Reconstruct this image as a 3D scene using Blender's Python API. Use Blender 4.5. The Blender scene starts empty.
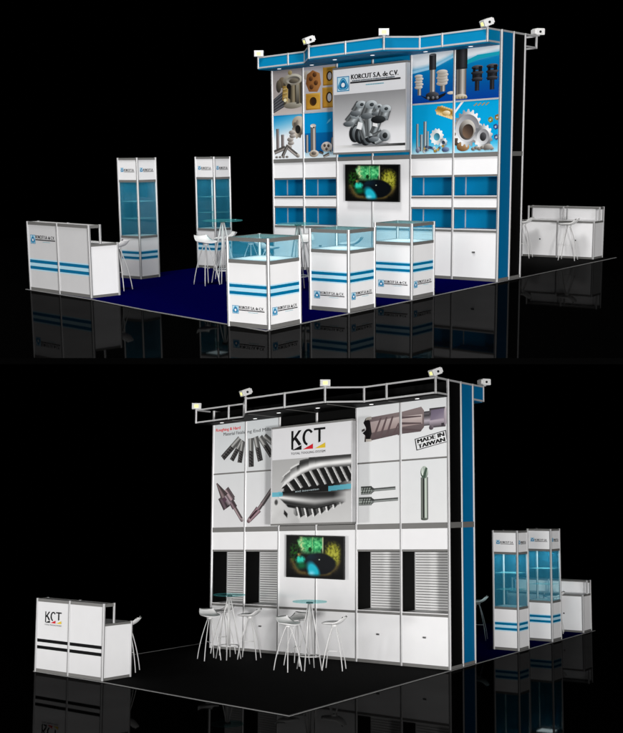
import bpy, math, random
from mathutils import Matrix, Vector, noise as mnoise
random.seed(7)
scene = bpy.context.scene
C = scene.collection

# ------------------------------------------------------------------ camera
# World frame = frame of the lower stand (its floor is z = 0).  The upper stand is a
# second, complete stand set up on its own raised, tilted display floor.
RA = Matrix(((0.80968, 0.5868, -0.00919), (-0.57824, 0.79499, -0.18335), (-0.10029, 0.15377, 0.983)))
RB = Matrix(((0.84224, 0.53906, 0.00574), (-0.53612, 0.83643, 0.11385), (0.05657, -0.09896, 0.99348)))
TA = Vector((2.77552, 17.25415, 1.26418)); TB = Vector((1.96905, 16.34282, -4.32037))
def m4(R, t): return Matrix.Translation(t) @ R.to_4x4()
CAM_W = m4(RB, TB).inverted()              # camera axes (x right, y forward, z up) in the world
POSE_A = CAM_W @ m4(RA, TA)
q = POSE_A.to_quaternion(); POSE_A = Matrix.Translation(POSE_A.to_translation()) @ q.to_matrix().to_4x4()
POSE_B = Matrix.Identity(4)
cam_d = bpy.data.cameras.new('camera'); cam = bpy.data.objects.new('camera', cam_d); C.objects.link(cam)
qc = CAM_W.to_quaternion()
cam.matrix_world = Matrix.Translation(CAM_W.to_translation()) @ qc.to_matrix().to_4x4() @ Matrix.Rotation(math.pi/2, 4, 'X')
cam_d.sensor_fit = 'VERTICAL'; cam_d.sensor_height = 36.0; cam_d.lens = 1150/733*36.0
cam_d.clip_start = 0.1; cam_d.clip_end = 300
scene.camera = cam

# ------------------------------------------------------------------ world: black
w = bpy.data.worlds.new('World'); scene.world = w; w.use_nodes = True
bgn = w.node_tree.nodes['Background']; bgn.inputs[0].default_value = (0, 0, 0, 1); bgn.inputs[1].default_value = 0.0
vs = scene.view_settings
vs.view_transform = 'Standard'; vs.look = 'None'; vs.exposure = 0.0; vs.gamma = 1.0

# ------------------------------------------------------------------ lamps
def area(name, cam_pos, target_cam, power, size):
    d = bpy.data.lights.new(name, 'AREA'); d.shape = 'SQUARE'; d.size = size; d.energy = power*.85
    d.color = (1.0, 0.985, 0.965)
    o = bpy.data.objects.new(name, d); C.objects.link(o)
    p = CAM_W @ Vector(cam_pos); t = CAM_W @ Vector(target_cam)
    o.matrix_world = Matrix.Translation(p) @ (t - p).to_track_quat('-Z', 'Y').to_matrix().to_4x4()
    return o
area('studio_lamp_key', (-13, -20, 1.6), (0, 17, 0), 3900, 8)
area('studio_lamp_side', (14, -20, 1.6), (0, 17, 0), 4300, 8)
def added_fill(name, pose, loc, target, power, size):  # unseen fill lights added to brighten one stand
    o = area(name, (0, 0, 0), (0, 1, 0), power, size)
    p = pose @ Vector(loc); t = pose @ Vector(target)
    o.matrix_world = Matrix.Translation(p) @ (t - p).to_track_quat('-Z', 'Y').to_matrix().to_4x4()
added_fill('added_fill_low', POSE_A, (-11, -11, .7), (-2, -1, 3.0), 130, 1.6)  # low fill added to reach the underside of the blue canopy
added_fill('added_fill_low', POSE_A, (9, -11, .7), (-1, -1, 3.0), 170, 1.6)
added_fill('added_fill_top', POSE_A, (-2, -6.5, 15), (-2.2, -2.6, 0), 1900, 4)  # overhead fill added to brighten the case decks
added_fill('added_fill_low', POSE_A, (-1, -15, 5.0), (-5, -1.5, .8), 190, 1.6)  # fill added to brighten the two upper towers
added_fill('added_fill_low', POSE_B, (-9, -12, .9), (-2, 0, 2.0), 640, 1.6)
added_fill('added_fill_low', POSE_B, (13, -14, 1.2), (0, 3, 1.4), 2500, 1.6)  # fill added to brighten the towers of the lower stand

# ------------------------------------------------------------------ materials
def lin(c):
    f = lambda v: (v/255/12.92 if v/255 <= .04045 else ((v/255+.055)/1.055)**2.4)
    return tuple(f(v) for v in c)
def mat(name, col, rough=.5, spec=.3, metal=0.0, noise=0.06, nscale=6.0, emit=None, bump=0):
    m = bpy.data.materials.new(name); m.use_nodes = True
    nt = m.node_tree; b = nt.nodes['Principled BSDF']
    b.inputs['Roughness'].default_value = rough; b.inputs['Metallic'].default_value = metal
    b.inputs['Specular IOR Level'].default_value = spec
    if emit:
        b.inputs['Base Color'].default_value = (*col, 1)
        b.inputs['Emission Color'].default_value = (*emit[0], 1); b.inputs['Emission Strength'].default_value = emit[1]
        return m
    tc = nt.nodes.new('ShaderNodeTexCoord'); n = nt.nodes.new('ShaderNodeTexNoise')
    n.inputs['Scale'].default_value = nscale; n.inputs['Detail'].default_value = 5
    nt.links.new(tc.outputs['Object'], n.inputs['Vector'])
    mr = nt.nodes.new('ShaderNodeMapRange'); mr.inputs[3].default_value = 1-noise; mr.inputs[4].default_value = 1+noise
    nt.links.new(n.outputs['Fac'], mr.inputs[0])
    mx = nt.nodes.new('ShaderNodeVectorMath'); mx.operation = 'SCALE'; mx.inputs[0].default_value = col
    nt.links.new(mr.outputs[0], mx.inputs['Scale']); nt.links.new(mx.outputs[0], b.inputs['Base Color'])
    return m
WHITE = (.76, .76, .765)
M = {}
M['white'] = mat('white laminate', WHITE, .45, .25, noise=.03)
M['blue'] = mat('blue laminate', lin((0, 124, 172)), .6, .08, noise=.05)
M['navyblue'] = mat('deep blue laminate', lin((0, 100, 150)), .6, .1, noise=.05)
M['black'] = mat('black laminate', (.002, .002, .002), .6, .05, noise=.2)
M['alu'] = mat('anodised aluminium post', (.50, .50, .51), .38, .5, metal=0.15, noise=.05)
M['groove'] = mat('aluminium groove', (.10, .10, .10), .5, .3)
M['rail'] = mat('grey aluminium rail', (.155, .153, .148), .45, .35, noise=.08)
M['chrome'] = mat('satin steel tube', (.66, .66, .66), .35, .5, metal=.05, noise=.05)
M['shell'] = mat('white moulded plastic', (.86, .86, .86), .4, .3, noise=.02)
M['house'] = mat('white painted lamp housing', (.74, .74, .74), .4, .4, noise=.05)
M['dark'] = mat('dark plastic', (.006, .006, .006), .5, .2)
M['lens'] = mat('lit lamp lens', (.6, .6, .2), .4, .3, emit=((.80, .78, .30), 1.0))
M['downlight'] = mat('lit downlight', (.9, .9, .9), .4, .3, emit=((1, 1, 1), .9))
M['navy'] = mat('navy carpet', (.0006, .0004, .042), .95, .0, noise=.35, nscale=60)
M['carpetblack'] = mat('black carpet', (.0012, .0012, .0012), .95, .03, noise=.4, nscale=60)
M['trim'] = mat('grey carpet edging', (.22, .22, .22), .6, .2)
M['slat'] = mat('light slat panel', (.80, .80, .80), .5, .25, noise=.03)
M['slatgap'] = mat('slat gap', (.12, .12, .12), .6, .2)

def shader_mat(name):
    m = bpy.data.materials.new(name); m.use_nodes = True; nt = m.node_tree
    for n in list(nt.nodes): nt.nodes.remove(n)
    return m, nt, nt.nodes.new('ShaderNodeOutputMaterial')
def mk_floor():
    m, nt, out = shader_mat('polished black floor')
    d = nt.nodes.new('ShaderNodeBsdfDiffuse'); d.inputs[0].default_value = (.0008, .0008, .0008, 1)
    g = nt.nodes.new('ShaderNodeBsdfGlossy'); g.inputs['Roughness'].default_value = .025
    tc = nt.nodes.new('ShaderNodeTexCoord'); n = nt.nodes.new('ShaderNodeTexNoise'); n.inputs['Scale'].default_value = 1.3; n.inputs['Detail'].default_value = 6
    mr = nt.nodes.new('ShaderNodeMapRange'); mr.inputs[3].default_value = .018; mr.inputs[4].default_value = .026
    nt.links.new(tc.outputs['Object'], n.inputs['Vector']); nt.links.new(n.outputs['Fac'], mr.inputs[0])
    nt.links.new(mr.outputs[0], g.inputs['Color'])
    a = nt.nodes.new('ShaderNodeAddShader'); nt.links.new(d.outputs[0], a.inputs[0]); nt.links.new(g.outputs[0], a.inputs[1])
    nt.links.new(a.outputs[0], out.inputs[0]); return m
M['floor'] = mk_floor()
def mk_glass(name, tint, body, fac):
    m, nt, out = shader_mat(name)
    t = nt.nodes.new('ShaderNodeBsdfTransparent'); t.inputs[0].default_value = (*tint, 1)
    d = nt.nodes.new('ShaderNodeBsdfDiffuse'); d.inputs[0].default_value = (*body, 1)
    g = nt.nodes.new('ShaderNodeBsdfGlossy'); g.inputs[0].default_value = (.8, .9, 1, 1); g.inputs['Roughness'].default_value = .03
    m1 = nt.nodes.new('ShaderNodeMixShader'); m1.inputs[0].default_value = fac
    nt.links.new(t.outputs[0], m1.inputs[1]); nt.links.new(d.outputs[0], m1.inputs[2])
    m2 = nt.nodes.new('ShaderNodeMixShader'); m2.inputs[0].default_value = .03
    nt.links.new(m1.outputs[0], m2.inputs[1]); nt.links.new(g.outputs[0], m2.inputs[2])
    nt.links.new(m2.outputs[0], out.inputs[0]); return m
M['glass'] = mk_glass('tinted showcase glass', (.93, 1.0, 1.0), (.07, .50, .78), .075)
M['glassclear'] = mk_glass('pale glass shelf', (.90, .97, .97), (.30, .75, .80), .16)
M['tableglass'] = mk_glass('green edged table glass', (.72, .93, .93), (.14, .62, .64), .15)
def mk_print(name, emit=False):
    m, nt, out = shader_mat(name)
    at = nt.nodes.new('ShaderNodeAttribute'); at.attribute_name = 'print'
    b = nt.nodes.new('ShaderNodeBsdfPrincipled')
    b.inputs['Roughness'].default_value = .45; b.inputs['Specular IOR Level'].default_value = .07
    if emit:
        b.inputs['Base Color'].default_value = (.001, .001, .001, 1); b.inputs['Roughness'].default_value = .35; b.inputs['Specular IOR Level'].default_value = .03
        nt.links.new(at.outputs['Color'], b.inputs['Emission Color']); b.inputs['Emission Strength'].default_value = 1.0
    else:
        tc = nt.nodes.new('ShaderNodeTexCoord'); n = nt.nodes.new('ShaderNodeTexNoise'); n.inputs['Scale'].default_value = 5; n.inputs['Detail'].default_value = 4
        mr = nt.nodes.new('ShaderNodeMapRange'); mr.inputs[3].default_value = .96; mr.inputs[4].default_value = 1.03
        mx = nt.nodes.new('ShaderNodeVectorMath'); mx.operation = 'SCALE'
        nt.links.new(tc.outputs['Object'], n.inputs['Vector']); nt.links.new(n.outputs['Fac'], mr.inputs[0])
        nt.links.new(at.outputs['Color'], mx.inputs[0]); nt.links.new(mr.outputs[0], mx.inputs['Scale'])
        nt.links.new(mx.outputs[0], b.inputs['Base Color'])
    nt.links.new(b.outputs[0], out.inputs[0]); return m
M['print'] = mk_print('printed panel'); M['screen'] = mk_print('lit screen', True)

# ------------------------------------------------------------------ object helpers
POSE = POSE_A
def props(o, label=None, cat=None, group=None, kind=None):
    if label: o['label'] = label
    if cat: o['category'] = cat
    if group: o['group'] = group
    if kind: o['kind'] = kind
def thing(name, label, cat, loc=(0, 0, 0), rotz=0, group=None):
    o = bpy.data.objects.new(name, None); C.objects.link(o); o.empty_display_size = .2
    o.matrix_world = POSE @ Matrix.Translation(loc) @ Matrix.Rotation(rotz, 4, 'Z')
    props(o, label, cat, group); return o
def dup(root, loc, rotz=0, label=None, group=None):
    def cp(o, par):
        c = o.copy(); C.objects.link(c)
        if par: c.parent = par
        for ch in list(o.children): cp(ch, c)
        return c
    r = cp(root, None)
    r.matrix_world = POSE @ Matrix.Translation(loc) @ Matrix.Rotation(rotz, 4, 'Z')
    if label: r['label'] = label
    if group: r['group'] = group
    return r
class MB:
    def __init__(s): s.v = []; s.f = []; s.mi = []; s.sm = []
    def add(s, vs, fs, mi=0, smooth=False):
        o = len(s.v); s.v += [tuple(x) for x in vs]; s.f += [tuple(i+o for i in f) for f in fs]
        s.mi += [mi]*len(fs); s.sm += [smooth]*len(fs); return s
    def box(s, x0, x1, y0, y1, z0, z1, mi=0):
        return s.add([(x0,y0,z0),(x1,y0,z0),(x1,y1,z0),(x0,y1,z0),(x0,y0,z1),(x1,y0,z1),(x1,y1,z1),(x0,y1,z1)],
            [(0,3,2,1),(4,5,6,7),(0,1,5,4),(1,2,6,5),(2,3,7,6),(3,0,4,7)], mi)
    def prism(s, pts, z0, z1, mi=0):
        n = len(pts)
        return s.add([(x,y,z0) for x,y in pts]+[(x,y,z1) for x,y in pts],
            [tuple(range(n))[::-1], tuple(range(n,2*n))]+[(i,(i+1)%n,n+(i+1)%n,n+i) for i in range(n)], mi)
    def post(s, x, y, z0, z1, r=.021):          # eight sided system post with grooves
        pts = [(x+r*math.cos(math.pi/8+k*math.pi/4)*1.08, y+r*math.sin(math.pi/8+k*math.pi/4)*1.08) for k in range(8)]
        s.prism(pts, z0, z1)
        g = r*.16
        for dx, dy in ((1,0),(-1,0),(0,1),(0,-1)):
            if dx: s.box(x+dx*r*1.0-.0008, x+dx*r*1.0+.0012, y-g, y+g, z0+.002, z1-.002, 1)
            else: s.box(x-g, x+g, y+dy*r*1.0-.0008, y+dy*r*1.0+.0012, z0+.002, z1-.002, 1)
        return s
    def tube(s, pts, r, n=10, mi=0, caps=True):
        pts = [Vector(p) for p in pts]; rings = []
        for i, p in enumerate(pts):
            t = (pts[min(i+1, len(pts)-1)]-pts[max(i-1, 0)]).normalized()
            a = t.cross(Vector((0,0,1)) if abs(t.z) < .9 else Vector((1,0,0))).normalized(); b = t.cross(a)
            rr = r[i] if isinstance(r, (list, tuple)) else r
            rings.append([p+a*rr*math.cos(2*math.pi*k/n)+b*rr*math.sin(2*math.pi*k/n) for k in range(n)])
        vs = [v for rg in rings for v in rg]
        fs = [(i*n+k, i*n+(k+1)%n, (i+1)*n+(k+1)%n, (i+1)*n+k) for i in range(len(pts)-1) for k in range(n)]
        if caps: fs += [tuple(range(n))[::-1], tuple(range((len(pts)-1)*n, len(pts)*n))]
        return s.add(vs, fs, mi, True)
    def disc(s, c, r, z0, z1, n=40, mi=0):
        return s.prism([(c[0]+r*math.cos(2*math.pi*k/n), c[1]+r*math.sin(2*math.pi*k/n)) for k in range(n)], z0, z1, mi)
    def build(s, name, mats, parent=None, local=None):
        me = bpy.data.meshes.new(name); me.from_pydata(s.v, [], s.f)
        mats = mats if isinstance(mats, (list, tuple)) else [mats]
        for m in mats: me.materials.append(M[m] if isinstance(m, str) else m)
        for p, mi, sm in zip(me.polygons, s.mi, s.sm): p.material_index = min(mi, len(mats)-1); p.use_smooth = sm
        me.validate(); me.update()
        o = bpy.data.objects.new(name, me); C.objects.link(o)
        if parent: o.parent = parent
        else: o.matrix_world = POSE @ (local or Matrix.Identity(4))
        return o

# ------------------------------------------------------------------ printed panels (flat artwork)
_tx = {}
def text_geo(s, bold=.0):
    k = (s, bold)
    if k in _tx: return _tx[k]
    cu = bpy.data.curves.new('t', 'FONT'); cu.body = s; cu.resolution_u = 2; cu.offset = bold; cu.fill_mode = 'FRONT'
    o = bpy.data.objects.new('t', cu); C.objects.link(o)
    me = bpy.data.meshes.new_from_object(o.evaluated_get(bpy.context.evaluated_depsgraph_get()))
    v = [(p.co.x, p.co.y) for p in me.vertices]; f = [tuple(p.vertices) for p in me.polygons]
    bpy.data.objects.remove(o); bpy.data.curves.remove(cu); bpy.data.meshes.remove(me)
    x0 = min(a for a, b in v); x1 = max(a for a, b in v); y0 = min(b for a, b in v); y1 = max(b for a, b in v)
    _tx[k] = ([((a-x0)/(x1-x0), (b-y0)/(y1-y0)) for a, b in v], f); return _tx[k]
G1 = [(0,.30),(.18,.75),(.35,1),(.5,.7),(.7,.35),(.85,.55),(1,.22)]      # printed steel bar, dark to light to dark
class Panel:
    """One printed board: origin O, axis U across, Z up, outward normal N; sizes in metres.
    Artwork is flat coloured print, laid in layers of 0.25 mm."""
    def __init__(s, O, U, N, W, H, base, th=.008):
        s.O = Vector(O); s.U = Vector(U); s.N = Vector(N); s.Z = Vector((0,0,1)); s.W = W; s.H = H
        s.v = []; s.f = []; s.c = []; s.k = 0
        P = lambda a, b, n: s.O+s.U*a+s.Z*b+s.N*n
        vs = [P(a, b, n) for n in (-th, 0) for a, b in ((0,0),(W,0),(W,H),(0,H))]
        c = s.col(base)
        s.raw(vs, [(3,2,1,0),(4,5,6,7),(0,1,5,4),(1,2,6,5),(2,3,7,6),(3,0,4,7)], [c]*8)
    def col(s, c):
        if isinstance(c, (int, float)): c = (c*255,)*3
        return tuple(min(1, x*.93) for x in lin(c))
    def raw(s, vs, fs, cs):
        o = len(s.v); s.v += [tuple(x) for x in vs]; s.f += [tuple(i+o for i in f) for f in fs]; s.c += list(cs)
    def lay(s): s.k += 1; return s.k*.00025
    def pt(s, u, v, n):
        u = min(1, max(0, u)); v = min(1, max(0, v)); return s.O+s.U*(u*s.W)+s.Z*(v*s.H)+s.N*n
    def poly(s, pts, c):                         # u, v in 0..1; c one colour or one per corner
        n = s.lay(); cs = [s.col(c)]*len(pts) if not isinstance(c, list) else [s.col(x) for x in c]
        s.raw([s.pt(u, v, n) for u, v in pts], [tuple(range(len(pts)))], cs); return s
    def rect(s, u0, v0, u1, v1, c, c2=None):     # c2 = colour at the top
        return s.poly([(u0,v0),(u1,v0),(u1,v1),(u0,v1)], [c, c, c2, c2] if c2 is not None else c)
    def grid(s, u0, v0, u1, v1, nx, ny, fn):
        n = s.lay(); vs = []; cs = []
        for j in range(ny+1):
            for i in range(nx+1):
                a = i/nx; b = j/ny; vs.append(s.pt(u0+(u1-u0)*a, v0+(v1-v0)*b, n)); cs.append(s.col(fn(a, b)))
        s.raw(vs, [(j*(nx+1)+i, j*(nx+1)+i+1, (j+1)*(nx+1)+i+1, (j+1)*(nx+1)+i) for j in range(ny) for i in range(nx)], cs); return s
    def bar(s, p0, p1, w, tint=(210,210,210), stops=G1, w1=None):
        n = s.lay(); w1 = w if w1 is None else w1; ar = s.W/s.H
        dx = (p1[0]-p0[0])*s.W; dy = (p1[1]-p0[1])*s.H; L = math.hypot(dx, dy) or 1; nx = -dy/L; ny = dx/L
        vs = []; cs = []
        for t, g in stops:
            for (p, ww) in ((p0, w), (p1, w1)):
                o = (t-.5)*ww*s.W
                vs.append(s.pt(p[0]+nx*o/s.W, p[1]+ny*o/s.H, n)); cs.append(s.col(tuple(x*g for x in tint)))
        s.raw(vs, [(2*i, 2*i+1, 2*i+3, 2*i+2) for i in range(len(stops)-1)], cs); return s
    def ell(s, c, ru, rv=None, col=(200,200,200), col2=None, ang=.8, n=28):
        rv = ru*s.W/s.H if rv is None else rv; L = s.lay(); col2 = col if col2 is None else col2
        vs = [s.pt(c[0], c[1], L)]; cs = [s.col(tuple((a+b)/2 for a, b in zip(col, col2)))]
        for k in range(n):
            t = 2*math.pi*k/n; g = .5+.5*math.cos(t-ang)
            vs.append(s.pt(c[0]+ru*math.cos(t), c[1]+rv*math.sin(t), L)); cs.append(s.col(tuple(a*g+b*(1-g) for a, b in zip(col2, col))))
        s.raw(vs, [(0, 1+k, 1+(k+1)%n) for k in range(n)], cs); return s
    def gear(s, c, ro, ri, teeth, col, col2, rvf=1.0, hole=None, ang=.8):
        L = s.lay(); k4 = teeth*4; vs = []; cs = []
        for k in range(k4):
            t = 2*math.pi*k/k4; r = ro if k % 4 in (1, 2) else ro*.86; g = .5+.5*math.cos(2*(t-ang))
            for rr in (r, ri):
                vs.append(s.pt(c[0]+rr*math.cos(t), c[1]+rr*math.sin(t)*s.W/s.H*rvf, L)); cs.append(s.col(tuple(a*g+b*(1-g) for a, b in zip(col2, col))))
        s.raw(vs, [(2*k, 2*((k+1) % k4), 2*((k+1) % k4)+1, 2*k+1) for k in range(k4)], cs)
        if hole: s.ell(c, ri, ri*s.W/s.H*rvf, hole, tuple(x*.5 for x in hole))
        return s
    def text(s, t, u0, v0, u1, v1, c, bold=.0, skew=0.0):
        v, f = text_geo(t, 0.0); cc = s.col(c)
        for k in ((0,) if bold <= 0 else (-1, 0, 1)):
            n = s.lay(); o = k*bold*(v1-v0)*s.H/s.W
            s.raw([s.pt(u0+(u1-u0)*a+o, v0+(v1-v0)*b+skew*a, n) for a, b in v], f, [cc]*len(v))
        return s
    def build(s, name, parent, mat='print'):
        me = bpy.data.meshes.new(name); me.from_pydata(s.v, [], s.f)
        ca = me.color_attributes.new('print', 'FLOAT_COLOR', 'POINT')
        ca.data.foreach_set('color', [x for c in s.c for x in (*c, 1)])
        me.materials.append(M[mat]); me.update()
        o = bpy.data.objects.new(name, me); C.objects.link(o); o.parent = parent; return o
PW = (244, 244, 246)
def emblem(P, u, v, w):                          # w in fractions of the width; square blue-outlined badge
    h = w*P.W/P.H; X = lambda a, b: (u+a*w, v+b*h)
    P.poly([X(0,0), X(1,0), X(1,1), X(0,1)], (20, 130, 180)); P.poly([X(.06,.06), X(.94,.06), X(.94,.94), X(.06,.94)], (196, 232, 246))
    def reul(r, c):
        pts = []
        for k in range(24):
            t = math.pi/2+2*math.pi*k/24; rr = r*(1+.16*math.cos(3*(t-math.pi/2))); pts.append(X(.5+rr*math.cos(t), .44+rr*math.sin(t)))
        P.poly(pts, c)
    reul(.40, (20, 120, 175)); reul(.335, (120, 205, 235)); reul(.29, (15, 110, 165))
    P.ell(X(.5,.43), w*.15, h*.15, (245, 252, 255)); return P
def logo_bar(P, u, v, w, site=True, slant=0):    # badge + company name + rule; total width w
    b = .2*w; hb = b*P.W/P.H
    emblem(P, u, v, b)
    P.text('KORCUT S.A. de C.V.', u+b*1.1, v+hb*.62, u+w*.97, v+hb*.98, (38, 38, 42), .05, slant)
    P.poly([(u+b*1.05, v+hb*.42), (u+w, v+hb*.42+slant), (u+w, v+hb*.54+slant), (u+b*1.05, v+hb*.54)], (50, 50, 54))
    if site:
        for k in range(14): P.rect(u+w*(.5+.022*k), v+hb*.24, u+w*(.515+.022*k), v+hb*.29, (110, 190, 205))
    return P
def stripes(P, zs, th, dark, light):
    v = [(z/P.H) for z in zs]; t = th/P.H
    if light: P.rect(0, v[1]-t*.9, 1, v[0]+t*.9, light)
    for z in v: P.rect(0, z-t/2, 1, z+t/2, dark)
BLUE_S = (0, 112, 160); CY = (188, 232, 250)

def kct_logo(P, u, v, w, h):
    K = (12, 12, 14)
    def q(pts, c=K): P.poly([(u+a*w, v+b*h) for a, b in pts], c)
    # K
    q([(0,.2),(.065,.2),(.065,1),(0,1)]); q([(.06,.53),(.06,.68),(.215,1),(.305,1)]); q([(.10,.62),(.15,.73),(.305,.40),(.225,.34)])
    # C
    import math as m
    pts_o = []; pts_i = []
    for k in range(17):
        t = m.radians(36+k*(226/16)); pts_o.append((.50+.165*m.cos(t), .67+.35*m.sin(t))); pts_i.append((.50+.092*m.cos(t), .67+.255*m.sin(t)))
    for k in range(16): q([pts_o[k], pts_o[k+1], pts_i[k+1], pts_i[k]])
    # T
    q([(.67,.93),(1,.93),(1,1.02),(.67,1.02)]); q([(.80,.40),(.865,.44),(.865,.94),(.80,.94)])
    # wedges
    q([(.03,.17),(.31,.17),(.31,.36)]); q([(.35,.17),(.645,.17),(.645,.38)], (205, 28, 44)); q([(.70,.17),(1,.17),(1,.38)], (222, 190, 52))
    P.text('TOTAL TOOLING SYSTEM', u, v-.02*h, u+w, v+.075*h, (70, 70, 74), .0)

# ---- artwork of the upper stand
def art_a1(P):   # face mill
    P.grid(0,0,1,1,2,6, lambda a,b: (200-40*b, 190-38*b, 186-34*b))
    for k in range(5): P.bar((-.0,.30-.06*k),(.42,.50-.075*k),.085,(120,122,130),[(0,.2),(.5,.9),(1,.1)])
    P.ell((.32,.70),.13,.12,(70,60,50),(150,135,110)); P.ell((.2,.62),.09,.14,(50,46,44),(120,110,90))
    P.bar((.68,.16),(.68,.72),.62,(188,172,140),[(0,.25),(.10,.5),(.2,1.05),(.3,.55),(.36,.3),(.42,.9),(.55,.6),(.6,.28),(.68,.8),(.8,1.0),(.9,.5),(1,.3)]); P.ell((.68,.17),.31,.07,(110,104,92),(190,185,170))
    P.ell((.68,.74),.33,.13,(120,112,98),(225,220,205)); P.ell((.70,.73),.23,.085,(190,186,176),(90,84,76)); P.ell((.72,.71),.16,.055,(60,54,48),(150,140,120))
    P.poly([(.32,.30),(.50,.27),(.52,.60),(.34,.63)], [(150,118,60),(230,200,130),(200,165,85),(120,96,50)])
    for k in range(3): P.rect(.36,.34+.09*k,.49,.38+.09*k,(90,66,34),(240,212,140))
    P.ell((.42,.30),.05,.04,(250,240,200)); P.poly([(.52,.35),(.60,.30),(.62,.62),(.54,.66)],(38,34,32)); P.ell((.55,.60),.07,.06,(30,26,26))
    P.ell((.60,.90),.07,.05,(130,110,60),(220,200,150)); P.rect(.80,.20,.9,.62,(66,62,56),(160,154,140))
def insert_sq(P, u0,v0,u1,v1,hole):
    P.poly([(u0,v0),(u1,v0),(u1,v1),(u0,v1)], [(150,104,30),(205,152,52),(235,190,92),(190,140,48)])
    d=(u1-u0)*.07; P.poly([(u0+d,v0+d),(u1-d,v0+d),(u1-d,v1-d),(u0+d,v1-d)], [(196,142,48),(226,176,76),(214,162,62),(180,128,40)])
    P.ell(((u0+u1)/2,(v0+v1)/2),(u1-u0)*.24,(v1-v0)*.27,(96,62,22),(40,28,14)); P.ell(((u0+u1)/2+.01,(v0+v1)/2),(u1-u0)*.15,(v1-v0)*.2,hole)
def art_a2(P):
    P.grid(0,0,1,1,2,6, lambda a,b: (196-6*b, 192-6*b, 196-4*b))
    P.ell((.12,.80),.16,.1,(150,140,130),(210,205,195))
    P.poly([(.06,.62),(.16,.44),(.42,.42),(.54,.58),(.50,.82),(.28,.90),(.10,.82)], [(110,66,30),(140,88,44),(170,112,62),(188,130,74),(190,136,84),(160,104,56),(120,76,40)])
    for p in ((.22,.72),(.38,.62),(.34,.80),(.24,.54)): P.ell(p,.065,.055,(50,28,16),(140,90,50))
    insert_sq(P,.60,.54,1.0,.93,(210,205,205)); insert_sq(P,.58,.06,1.0,.50,(226,224,226)); insert_sq(P,.06,.04,.52,.40,(60,40,24))
def art_a3(P):
    P.grid(0,0,1,1,8,10, lambda a,b: tuple((235,240,245)[i]*(1-k)+(0,140,205)[i]*k for i in range(3) for k in [max(0,min(1,(b-.45)*1.9-a*.35))]))
    P.ell((.86,.80),.22,.16,(120,108,90),(215,205,190)); P.gear((.84,.66),.2,.09,9,(90,84,76),(200,190,175),1.3,(40,38,36))
    for (x,y0,y1,w) in ((.14,.22,.70,.10),(.31,.20,.56,.10)): P.bar((x,y0),(x,y1),w,(170,160,160))
    for k in range(5): P.ell((.52+.05*(k%2)+.03*k,.28+.08*k),.11,.05,(86,80,76),(220,214,208))
    P.bar((.42,.30),(.84,.06),.11,(188,180,176)); P.bar((.02,.16),(.40,.26),.12,(165,158,154)); P.bar((.30,.06),(.46,.28),.1,(150,145,142))
    for k in range(4): P.ell((.10+.12*k,.05),.05,.025,(70,66,62),(170,165,160))
    P.ell((.84,.07),.06,.045,(96,90,86),(230,226,220))
def art_a4(P):
    P.rect(0,0,1,1,(0,120,185),(0,150,215)); P.rect(0,.1,1,.56,(0,84,146),(0,98,160)); P.rect(0,0,1,.14,(225,235,240),(150,200,225))
    P.poly([(.70,.74),(.82,.80),(.84,.86),(.76,.82)],(110,205,240))
    P.bar((.28,.16),(.28,.72),.17,(214,206,200)); P.ell((.28,.72),.09,.04,(240,236,230),(180,170,160)); P.ell((.30,.68),.025,.02,(40,30,30))
    P.bar((.08,.12),(.08,.52),.09,(200,196,192)); P.bar((.96,.10),(.96,.56),.13,(222,220,218)); P.bar((.84,.12),(.88,.44),.06,(205,202,200))
    P.ell((.30,.10),.15,.08,(130,116,100),(230,220,205)); P.ell((.30,.11),.08,.04,(60,54,48),(160,150,140))
    P.ell((.70,.24),.17,.11,(150,140,130),(245,240,235)); 
    for p in ((.64,.27),(.76,.26),(.70,.19)): P.ell(p,.04,.035,(50,44,42),(120,110,104))
    P.bar((.46,.14),(.60,.10),.07,(110,104,100)); P.bar((.60,.02),(.78,.08),.08,(190,184,176))
def swoosh(a,b,edge):
    k = max(0,min(1,(b-edge)*7)); top=(236,240,244); bl=(0,int(60+95*(b)),int(150+55*b)); return tuple(top[i]*k+bl[i]*(1-k) for i in range(3))
def art_a5(P):
    P.grid(0,0,1,1,12,26, lambda a,b: swoosh(a,b,.60+.22*a*a) if b<.9+a else (236,240,244))
    P.poly([(0,.60),(.5,.66),(1,.84),(1,.88),(.5,.71),(0,.65)], (150,205,235))
    P.bar((.50,.20),(.50,.66),.13,(225,220,215)); P.bar((.50,.64),(.50,.94),.17,(70,70,74)); P.ell((.50,.94),.085,.02,(120,120,124),(60,60,64))
    for (x,y,s) in ((.18,.16,1.0),(.75,.20,1.35)):
        P.bar((x,y),(x,y+.20),.09*s,(220,214,206))
        for k in range(5): P.ell((x-.02+.02*(k%2),y+.16+.055*k),.10*s,.035*s,(150,140,128),(240,236,228))
    P.poly([(.20,.16),(.38,.10),(.50,.20),(.62,.12),(.84,.18),(.80,.12),(.62,.04),(.46,.03),(.34,.08)],(22,24,30)); P.ell((.50,.14),.16,.07,(14,16,20),(90,92,100))
    for x in (.40,.52,.62): P.ell((x,.09),.03,.03,(60,62,70),(160,160,168))
    P.ell((.95,.16),.09,.03,(190,180,160),(236,228,214))
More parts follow.
